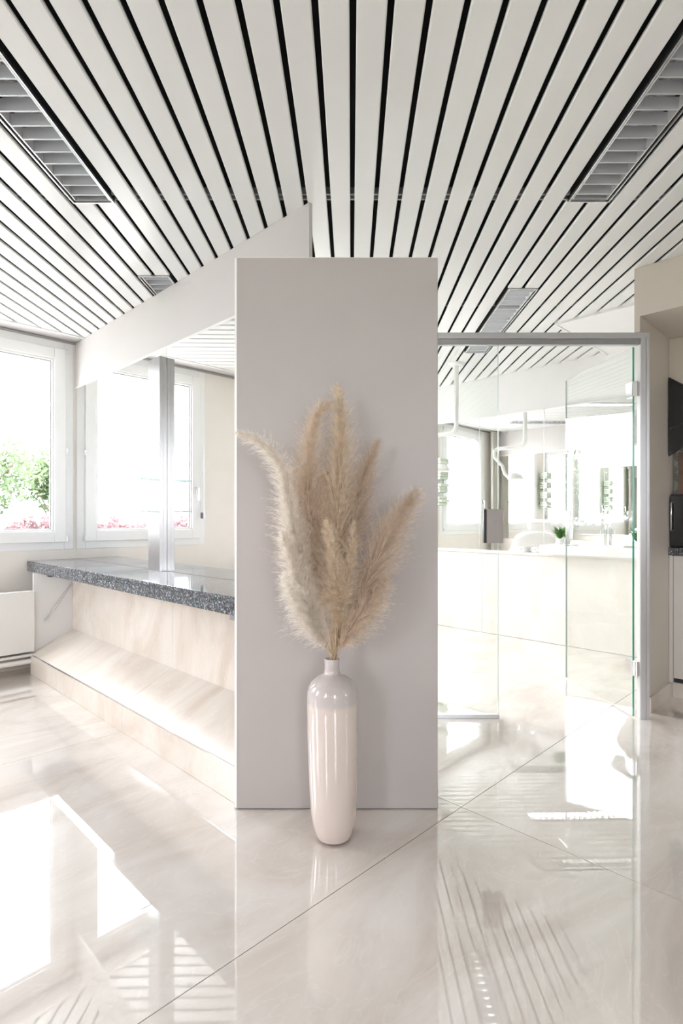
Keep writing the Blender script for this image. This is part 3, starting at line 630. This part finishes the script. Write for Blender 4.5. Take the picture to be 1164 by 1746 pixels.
# ---------------------------------------------------------------- pampas grass
rng = np.random.default_rng(7)
neck_low = CW(VX, VY, 1 - (1150 - HOR) / FPX * 1.735)
def PP(x, y, Y): return CW((x - 582) / FPX * Y, Y, 1 - (y - HOR) / FPX * Y)
def spline(P, n):
    P = np.array([tuple(p) for p in P]); P = np.vstack([2 * P[0] - P[1], P, 2 * P[-1] - P[-2]]); out = []
    segs = len(P) - 3
    for i in range(n):
        t = i / (n - 1) * segs; k = min(int(t), segs - 1); t -= k; a, b, c, d = P[k:k + 4]
        out.append(.5 * ((2 * b) + (c - a) * t + (2 * a - 5 * b + 4 * c - d) * t * t + (3 * b - a - 3 * c + d) * t ** 3))
    return np.array(out)
def plume(pix, width, start, label, mat, nbr=900, ang=.55, droop=.0, tuft=1.0, seed=0):
    r = np.random.default_rng(seed); nbr = int(nbr * 1.25)
    a0 = r.uniform(0, 6.28); off = Vector((math.cos(a0), math.sin(a0), 0)) * 6.0 * kx * r.uniform(.3, 1)
    rim = CW(VX, VY, 1 - (1123 - HOR) / FPX * 1.735) + off
    pts = [neck_low + off * .6, rim] + [PP(*p) for p in pix]
    C = spline(pts, 80)
    e = empty('pampas_plume', Vector(C[0]), label, 'dried grass', 'dried pampas plumes in the floor vase')
    m = MB(); m.tube([tuple(c) for c in C[:77:2]], [.0022 - .0015 * i / 38 for i in range(39)][:len(C[:77:2])], 6); m.build('stem', M['straw'], e)
    seg = np.linalg.norm(np.diff(C, axis=0), axis=1); cum = np.concatenate([[0], np.cumsum(seg)]); Ltot = cum[-1]
    taper = lambda q: np.clip(np.minimum(q * 3 + .35, 1) * np.power(np.clip(1.0 - q, 0, 1), .55), .03, 1)
    cand = r.random(nbr * 6); cand = cand[r.random(nbr * 6) < taper(cand) ** 1.2 * .9 + .04][:nbr]; nbr = len(cand)
    s = start + (1 - start) * cand
    s = np.minimum(s, .995)
    pos = np.stack([np.interp(s * Ltot, cum, C[:, i]) for i in range(3)], 1)
    tg = np.stack([np.interp(np.minimum(s * Ltot + .01, Ltot), cum, C[:, i]) for i in range(3)], 1) - np.stack([np.interp(s * Ltot - .01, cum, C[:, i]) for i in range(3)], 1)
    tg /= np.linalg.norm(tg, axis=1)[:, None]
    q = (s - start) / (1 - start)
    prof_ = taper(q)
    nbr_ = nbr
    w = width * 1.38 * kx * prof_ * r.uniform(.35, 1.3, nbr)
    rd = r.normal(size=(nbr, 3)); rd -= tg * (rd * tg).sum(1)[:, None]; rd /= np.linalg.norm(rd, axis=1)[:, None]
    ang = ang * .78
    Lb = w / math.sin(ang) * .95
    NS = 6
    ts = np.linspace(0, 1, NS)
    an = ang * r.uniform(.7, 1.25, nbr)
    # branch: leaves the stem at an angle, bends outward and droops at its end
    d0 = tg * np.cos(an)[:, None] + rd * np.sin(an)[:, None]
    cur = r.normal(size=(nbr, 3)) * .16
    BP = pos[:, None, :] + d0[:, None, :] * (Lb[:, None] * ts[None, :])[:, :, None]
    bend = rd * .25 + cur
    BP += bend[:, None, :] * (Lb[:, None] * ts[None, :] ** 2)[:, :, None] * .55
    BP[:, :, 2] -= (Lb[:, None] * ts[None, :] ** 2.2) * (.16 + droop)
    BP += (r.normal(size=(nbr, NS, 3)) * .0009) * ts[None, :, None]
    V = []; F = []
    side = np.cross(d0, r.normal(size=(nbr, 3))); side /= np.linalg.norm(side, axis=1)[:, None]
    wid = np.array([.0006, .00058, .0005, .00042, .0003, .00014])
    va_ = BP + side[:, None, :] * wid[None, :, None]; vb_ = BP - side[:, None, :] * wid[None, :, None]
    VV = np.concatenate([va_, vb_], 1).reshape(-1, 3)
    base = (np.arange(nbr) * 2 * NS)[:, None]
    i0 = np.arange(NS - 1)[None, :]
    F4 = np.stack([base + i0, base + i0 + 1, base + NS + i0 + 1, base + NS + i0], 2).reshape(-1, 4)
    # fine hairs along every branch
    NH = int(26 * tuft)
    th = r.uniform(.12, 1.0, (nbr, NH)); idx = np.minimum((th * (NS - 1)).astype(int), NS - 2); fr = th * (NS - 1) - idx
    ar = np.arange(nbr)[:, None]
    hp_ = BP[ar, idx] * (1 - fr)[:, :, None] + BP[ar, idx + 1] * fr[:, :, None]
    hd_ = BP[ar, idx + 1] - BP[ar, idx]; hd_ /= np.linalg.norm(hd_, axis=2)[:, :, None]
    rn = r.normal(size=(nbr, NH, 3)); hv = hd_ * .8 + rn * .36; hv[:, :, 2] -= .10 + droop * .4
    hv /= np.linalg.norm(hv, axis=2)[:, :, None]
    hl = r.uniform(.007, .017, (nbr, NH))[:, :, None]
    sd = np.cross(hv, r.normal(size=(nbr, NH, 3))); sd /= np.linalg.norm(sd, axis=2)[:, :, None]
    hw = .00030
    tri = np.stack([hp_ + sd * hw, hp_ - sd * hw, hp_ + hv * hl], 2).reshape(-1, 3)
    nb0 = len(VV); VV = np.concatenate([VV, tri]); nt_ = len(tri) // 3
    me = bpy.data.meshes.new('plume'); o = bpy.data.objects.new('plume', me); col.objects.link(o); o.parent = e
    VV = VV - C[0][None, :]
    nq = len(F4)
    me.vertices.add(len(VV)); me.vertices.foreach_set('co', VV.astype(np.float32).ravel())
    loops = np.concatenate([F4.ravel(), np.arange(nb0, nb0 + nt_ * 3)]).astype(np.int32)
    me.loops.add(len(loops)); me.loops.foreach_set('vertex_index', loops)
    me.polygons.add(nq + nt_); ls = np.concatenate([np.arange(nq) * 4, nq * 4 + np.arange(nt_) * 3]).astype(np.int32)
    me.polygons.foreach_set('loop_start', ls); me.update(calc_edges=True); me.validate()
    me.materials.append(mat)
    tag(o, kind='stuff')
    return e
Y0 = 1.735
plume([(530, 1010, Y0 - .03), (500, 900, Y0 - .05), (483, 810, Y0 - .06), (458, 765, Y0 - .06), (428, 745, Y0 - .05), (402, 736, Y0 - .04)], 18, .32, 'window-lit drooping plume whose tip bends furthest left', M['plume_lit'], 1500, .5, .12, seed=1)
plume([(548, 1010, Y0 + .02), (527, 900, Y0 + .03), (524, 800, Y0 + .03), (534, 725, Y0 + .03), (550, 694, Y0 + .02), (566, 690, Y0)], 23, .34, 'tall arching plume left of the tallest one', M['plume'], 1500, .5, .02, seed=2)
plume([(570, 1010, Y0), (576, 900, Y0 + .01), (579, 800, Y0 + .02), (580, 720, Y0 + .02), (574, 656, Y0 + .02)], 23, .34, 'tallest straight straw-coloured plume in the middle', M['plumeg'], 1500, .42, seed=3)
plume([(585, 1010, Y0 + .04), (602, 900, Y0 + .05), (617, 830, Y0 + .05), (630, 785, Y0 + .05), (642, 752, Y0 + .05)], 20, .38, 'rosy brown plume standing just right of the middle', M['plumed'], 1200, .42, seed=4)
plume([(590, 1060, Y0 - .02), (622, 1000, Y0 - .03), (652, 935, Y0 - .03), (682, 880, Y0 - .02), (710, 836, Y0 - .01)], 23, .32, 'rosy beige plume leaning furthest right', M['plumed'], 1600, .45, seed=5)
plume([(540, 1060, Y0 - .05), (515, 1000, Y0 - .07), (496, 950, Y0 - .08), (480, 905, Y0 - .08)], 20, .28, 'window-lit fluffy plume at the left, tip at half height', M['plume_lit'], 1200, .55, .1, seed=6)
plume([(543, 1085, Y0 - .05), (520, 1045, Y0 - .06), (500, 1010, Y0 - .06), (486, 975, Y0 - .05)], 19, .26, 'lowest window-lit plume on the left side', M['plume_lit'], 900, .6, .1, seed=7)
plume([(592, 1085, Y0 - .04), (616, 1050, Y0 - .05), (640, 1015, Y0 - .05), (660, 985, Y0 - .04)], 20, .25, 'lowest beige plume on the right side', M['plume'], 1000, .55, .06, seed=8)
plume([(545, 1030, Y0 + .04), (520, 940, Y0 + .04), (505, 860, Y0 + .03), (498, 800, Y0 + .02)], 26, .28, 'broad beige plume behind the left drooping plume', M['plume'], 1400, .5, .05, seed=9)
plume([(572, 1040, Y0 - .06), (572, 980, Y0 - .08), (566, 930, Y0 - .09), (556, 885, Y0 - .09)], 17, .3, 'short straw-coloured plume in front of the bouquet middle', M['plumeg'], 650, .6, .1, tuft=.8, seed=10)
plume([(580, 1040, Y0 - .05), (592, 980, Y0 - .06), (600, 930, Y0 - .06), (603, 890, Y0 - .06)], 17, .3, 'short straw-coloured plume in front, right of the middle', M['plumeg'], 650, .6, .1, tuft=.8, seed=11)
plume([(560, 1020, Y0 + .02), (556, 940, Y0 + .02), (552, 860, Y0 + .02), (550, 800, Y0 + .02)], 24, .3, 'beige plume filling the middle behind the two short ones', M['plume'], 1200, .5, seed=12)
plume([(575, 1080, Y0), (596, 1050, Y0 + .01), (612, 1010, Y0 + .02), (622, 965, Y0 + .03)], 17, .24, 'short plume at the right side behind the low beige one', M['plumed'], 900, .5, seed=13)
# loose thin bare straws at the neck
m = MB()
for i in range(16):
    a = rng.uniform(0, 6.28); o_ = Vector((math.cos(a), math.sin(a), 0)) * 8 * kx * rng.uniform(.2, 1)
    m.tube([neck_low + o_ * .8, CW(VX, VY, 1 - (1122 - HOR) / FPX * 1.735) + o_, PP(567 + rng.uniform(-22, 24), 1070 + rng.uniform(-12, 12), Y0 + rng.uniform(-.02, .02))], .0011, 5)
m.build('straw_bundle', M['straw'], label='bundle of thin bare straws rising from the vase neck', cat='dried grass', kind='stuff')

# ---------------------------------------------------------------- second room: lamp arm, chair, basin, cups, shelves
la = empty('dental_lamp', W(2.479, 3.80, H), 'white ceiling-mounted swivel lamp arm behind the glass pane', 'lamp')
m = MB(); m.tube([W(2.479, 3.80, H - .0005), W(2.479, 3.80, H - .02)], [.075, .06], 32); m.build('ceiling_rose', M['wpaint'], la)
m = MB(); zb = 1.689
arc = [W(2.479, 3.8, H - .02), W(2.479, 3.8, zb + .07)] + [W(2.479 + .06 * (1 - math.cos(t)), 3.8, zb + .06 - .06 * math.sin(t)) for t in [i * math.pi / 16 for i in range(1, 9)]] + [W(2.74, 3.8, zb), W(2.78, 3.8, zb - .003), W(2.80, 3.8, zb - .02)]
m.tube(arc, .021, 16); m.build('arm', M['wpaint'], la)
m = MB(); m.tube([W(2.80, 3.8, zb - .005), W(2.80, 3.8, zb - .08), W(2.72, 3.79, zb - .17), W(2.70, 3.78, zb - .25), W(2.66, 3.77, zb - .29)], .018, 12); m.build('lower_arm', M['wpaint'], la)
m = MB(); c = W(2.60, 3.76, zb - .30)
m.lathe([(.0, .06), (.04, .058), (.07, .03), (.085, .0), (.08, -.006), (.0, -.008)], c, 28); m.build('lamp_head', M['wpaint'], la)

dc = empty('treatment_chair', W(2.9, 3.0, 0), 'white reclining treatment chair in the second room, seen in the far mirror', 'chair')
def cushion(name, pts, wd, th):
    m = MB(); n = 14
    P = spline(pts, 16); vs = []
    for i in range(len(P)):
        d = P[min(i + 1, 15)] - P[max(i - 1, 0)]; d = d / np.linalg.norm(d); sdv = np.array([0, 0, 0.]); sdv = np.cross(d, (0, 0, 1.)) ; sdv /= np.linalg.norm(sdv); up = np.cross(sdv, d)
        e_ = math.sqrt(max(0.05, 1 - (2 * i / 15 - 1) ** 6))
        for k in range(n):
            t_ = 2 * math.pi * k / n; cx_, sy_ = math.cos(t_), math.sin(t_)
            vs.append(P[i] + sdv * wd * e_ * math.copysign(abs(cx_) ** .5, cx_) + up * th * e_ * math.copysign(abs(sy_) ** .7, sy_))
    m.add([tuple(v) for v in vs], [(i * n + k, i * n + (k + 1) % n, (i + 1) * n + (k + 1) % n, (i + 1) * n + k) for i in range(15) for k in range(n)] + [tuple(range(n - 1, -1, -1)), tuple(range(15 * n, 16 * n))], 0, True)
    return m.build(name, M['vinyl'], dc)
cushion('seat', [W(3.5, 2.5, .40), W(3.2, 2.75, .50), W(2.95, 2.95, .46)], .26, .06)
cushion('backrest', [W(2.95, 2.95, .50), W(2.75, 3.12, .66), W(2.62, 3.24, .86)], .25, .06)
cushion('headrest', [W(2.61, 3.25, .88), W(2.585, 3.275, .93), W(2.565, 3.295, .98)], .13, .05)
m = MB(); c = W(2.98, 2.9, 0); m.lathe([(0, 0), (.30, 0), (.31, .03), (.12, .06), (.09, .10), (.09, .46), (0, .46)], c, 32); m.build('pedestal', M['wpaint'], dc)

ba = empty('wash_basin', W(1.75, V_FAR - .2, 0), 'long white wall basin above the ledge, seen through the open glass door', 'basin')
m = MB(); m.box(1.25, 1.98, V_FAR - .17, V_FAR + .0115, .7165, .79); m.build('basin_body', M['ceramic'], ba, .008)
m = MB(); m.tube([W(1.60, V_FAR - .13, .7905), W(1.60, V_FAR - .13, .793)], .02, 20); m.build('drain', M['chrome'], ba)
def faucet(u, v):
    f = empty('faucet', W(u, v, .7905), 'chrome swan-neck tap on the white wash basin', 'tap')
    m = MB(); m.tube([W(u, v, .7905), W(u, v, .85), W(u, v, .95)], .011, 12); m.build('body', M['chrome'], f)
    m = MB(); m.tube([W(u, v, .90), W(u, v - .04, .912), W(u, v - .07, .906), W(u, v - .085, .88)], .009, 10); m.build('spout', M['chrome'], f)
    m = MB(); m.tube([W(u, v, .95), W(u, v - .05, .962)], .006, 8); m.build('lever', M['chrome'], f)
faucet(1.52, V_FAR - .04)
def pot_plant(u, v, z, r, label, n=46, hgt=.12, seed=1):
    R = random.Random(seed); e = empty('potted_plant', W(u, v, z), label, 'plant')
    m = MB(); m.lathe([(0, .001), (r * .7, .001), (r, r * 1.6), (r * .9, r * 1.6), (r * .85, r * 1.3), (0, r * 1.3)], W(u, v, z), 20); m.build('pot', M['ceramic'], e)
    m = MB(); c = W(u, v, z) + Vector((0, 0, r * 1.3))
    for i in range(n):
        a = R.uniform(0, 6.28); l = hgt * R.uniform(.5, 1); tip = c + Vector((math.cos(a) * l * .7, math.sin(a) * l * .7, l * R.uniform(.3, 1.1))); mid = c.lerp(tip, .5) + Vector((0, 0, .02)); s_ = Vector((-math.sin(a), math.cos(a), 0)) * .009
        m.add([c, mid + s_, tip, mid - s_], [(0, 1, 2, 3)])
    m.build('leaves', M['pgreen'], e, kind='stuff')
pot_plant(1.86, V_FAR - .05, .7905, .035, 'small green plant in a white pot left of the tap', 60, .14, 3)
pot_plant(1.30, V_FAR - .05, .7905, .032, 'small green plant in a white pot beside the green glass edge', 60, .13, 5)
def cup(u, v, lab, mm):
    e = empty('cup', W(u, v, Z_CT + .0003), lab, 'cup', 'patterned cups on the ledge')
    m = MB(); c = W(u, v, Z_CT + .0003); m.lathe([(0, .001), (.022, .001), (.036, .022), (.042, .055), (.039, .055), (.033, .024), (0, .006)], c, 24); cb = m.build('bowl', M['ceramic'], e)
    m = MB(); p = [c + Vector((0, .038 + .018 * math.sin(t), .032 + .016 * math.cos(t))) for t in [i * math.pi / 8 for i in range(9)]]; m.tube(p, .004, 8); m.build('handle', M['ceramic'], e)
    m = MB(); q = c + Vector((-.0385, 0, .034)); m.lathe([(0, -.001), (.009, -.001), (.009, .002), (0, .003)], q + Vector((0, 0, 0)), 12); m.build('flower_print', mm, cb)
cup(2.18, V_FAR - .035, 'white cup with red flower print on the far mirror ledge', M['cupred'])
cup(2.06, V_FAR - .035, 'white cup with green print on the far mirror ledge', M['cupgreen'])

# cloth stacks on glass shelves at the pier between the two windows of the second room
for i, z in enumerate((1.16, 1.32, 1.48, 1.64)):
    w_ = ['lowest', 'second lowest', 'second highest', 'highest'][i]
    s = MB(); s.box(3.93, U_WIN - .001, 2.85, 3.09, z, z + .006); s.build('glass_shelf', M['shelf'], label='clear glass wall shelf between the second room windows, %s of four' % w_, cat='shelf', group='glass shelves on the window pier')
    for k in range(3):
        cc = W(4.02, 2.96, z + .0065 + k * .036); R = random.Random(i * 5 + k)
        s = MB(); j = R.uniform(-.01, .01); s.box(3.96 + j, 4.09, 2.87 + j, 3.06 + j * 2, z + .0063 + k * .036, z + .0063 + (k + 1) * .036 - .0006)
        s.build('folded_cloth', M['towel'], bevel=.012, label='pale green folded cloth, %s in the stack on the %s glass shelf' % (['bottom', 'middle', 'top'][k], w_), cat='cloth', group='folded cloths on the glass shelves')
# curtains beside the windows of the second room
for (a, b, lab) in [(1.50, 1.70, 'cream curtain gathered beside the partition in the second room')]:
    s = MB(); n = 40; vs = []
    for i in range(n + 1):
        v = a + (b - a) * i / n; u = 4.03 + .028 * math.sin(i * 1.1)
        vs += [W(u, v, .05), W(u, v, H - .01), W(u + .004, v, .05), W(u + .004, v, H - .01)]
    fs = []
    for i in range(n):
        q = i * 4; fs += [(q, q + 4, q + 5, q + 1), (q + 2, q + 3, q + 7, q + 6)]
    s.add(vs, fs, 0, True); s.build('curtain', M['cloth'], label=lab, cat='curtain')

# ---------------------------------------------------------------- outside
B('ground', M['grass'], -45, 60, -45, 45, -.55, -.45, kind='structure')
B('ground_bounce', M['bounce_pave'], 4.36, 9.9, -20, 20, -.45, -.4, kind='structure')  # unseen pale ground added to bounce neutral daylight into the rooms
B('ground_bounce', M['bounce_pave'], -9, 4.3, -9, -2.65, -.45, -.4, kind='structure')
B('ground_bounce', M['bounce_pave'], -9, -2.65, -2.6, 20, -.45, -.4, kind='structure')
def leaves_blob(m, c, R_, n, seed, sz=.12, flat=(1, 1, 1)):
    r = random.Random(seed)
    for _ in range(n):
        d = Vector((r.gauss(0, 1), r.gauss(0, 1), r.gauss(0, 1))).normalized() * R_ * r.uniform(.35, 1) ** .6
        p = c + Vector((d.x * flat[0], d.y * flat[1], d.z * flat[2])); a = Vector((r.gauss(0, 1), r.gauss(0, 1), r.gauss(0, 1))).normalized(); b = a.orthogonal().normalized(); s_ = sz * r.uniform(.6, 1.3)
        m.add([p - a * s_, p + b * s_ * .5, p + a * s_, p - b * s_ * .5], [(0, 1, 2, 3)])
def tree(u, v, h, R_, lab, seed):
    e = empty('garden_tree', W(u, v, -.4), lab, 'tree', 'garden trees outside the windows'); r = random.Random(seed)
    m = MB(); b = W(u, v, -.4); m.tube([b, b + Vector((.05, 0, h * .5)), b + Vector((0, .05, h * .8))], [.07, .05, .03], 8)
    for i in range(4):
        a = i * 1.6 + seed; m.tube([b + Vector((.02, 0, h * (.3 + .08 * i))), b + Vector((math.cos(a) * R_ * .6, math.sin(a) * R_ * .6, h * (.6 + .06 * i)))], [.03, .015], 6)
    m.build('trunk', M['bark'], e)
    m = MB()
    for i in range(5):
        leaves_blob(m, b + Vector((r.uniform(-.5, .5) * R_, r.uniform(-.5, .5) * R_, h * .75 + r.uniform(-.3, .3) * R_)), R_ * .7, 500, seed * 10 + i, .09)
    m.build('crown', M['leaf'], e, kind='stuff')
for i, (u, v, h, R_, lab) in enumerate(((13, 2.7, 3.6, 1.25, 'light green garden tree seen through the left window'), (15.2, 4.9, 3.5, 1.1, 'smaller light green tree farther back at the right edge of the left window pane'), (16, 1.0, 3.8, 1.3, 'light green tree at the edge of the left window'), (13, 6.2, 3.4, 1.4, 'tree reflected in the open glass door'), (14, 9, 3.2, 1.3, 'farther tree behind the picket fence'))): tree(u, v, h, R_, lab, i + 1)
m = MB()
r_ = random.Random(4)
for i in range(70): leaves_blob(m, W(10.5 + r_.uniform(-.2, .2), -6 + i * .24, .50 + r_.uniform(-.1, .1)), .55, 320, 100 + i, .07)
m.build('red_hedge', M['redleaf'], label='reddish flowering hedge beyond the left window', cat='hedge', kind='stuff')
pf = empty('picket_fence', W(8, 6, -.4), 'white picket fence in the garden, reflected in the glass door', 'fence')
for i in range(16):
    v = 3.9 + i * .26; m = MB(); m.prism([W(8, v, -.4), W(8, v + .08, -.4), W(8, v + .08, .98), W(8, v + .04, 1.06), W(8, v, .98)], [W(8.03, v, -.4), W(8.03, v + .08, -.4), W(8.03, v + .08, .98), W(8.03, v + .04, 1.06), W(8.03, v, .98)]); m.build('picket', M['house'], pf)
for z in (.1, .75): B('rail', M['house'], 8.031, 8.06, 3.8, 8.1, z, z + .08, pf)
def house(u, v0, v1, d, h, lab, mat):
    e = empty('house', W(u, (v0 + v1) / 2, -.4), lab, 'house', 'houses outside the windows')
    B('walls', mat, u, u + d, v0, v1, -.4, h, e)
    m = MB(); a = [W(u - .3, v0 - .3, h), W(u + d + .3, v0 - .3, h), W(u + d / 2, v0 - .3, h + 1.4)]; b = [W(u - .3, v1 + .3, h), W(u + d + .3, v1 + .3, h), W(u + d / 2, v1 + .3, h + 1.4)]
    m.prism(a, b); m.build('roof', M['roof'], e)
    n = int((v1 - v0) / 1.8)
    for i in range(n):
        for z in (.5, 2.2):
            if z + 1 > h: continue
            c = v0 + (i + .5) * (v1 - v0) / n; f = B('window', M['house'], u - .05, u + .02, c - .4, c + .4, z, z + 1.0, e)
            B('window_pane', M['hwin'], u - .06, u - .05, c - .32, c + .32, z + .08, z + .92, f)
    return e
house(17, -9, -2.6, 5, 3.6, 'white rendered house seen in the left mirror', M['house'])
house(13, -17, -10.5, 5, 3.4, 'pale blue-grey house reflected in the far mirror', M['hblue'])
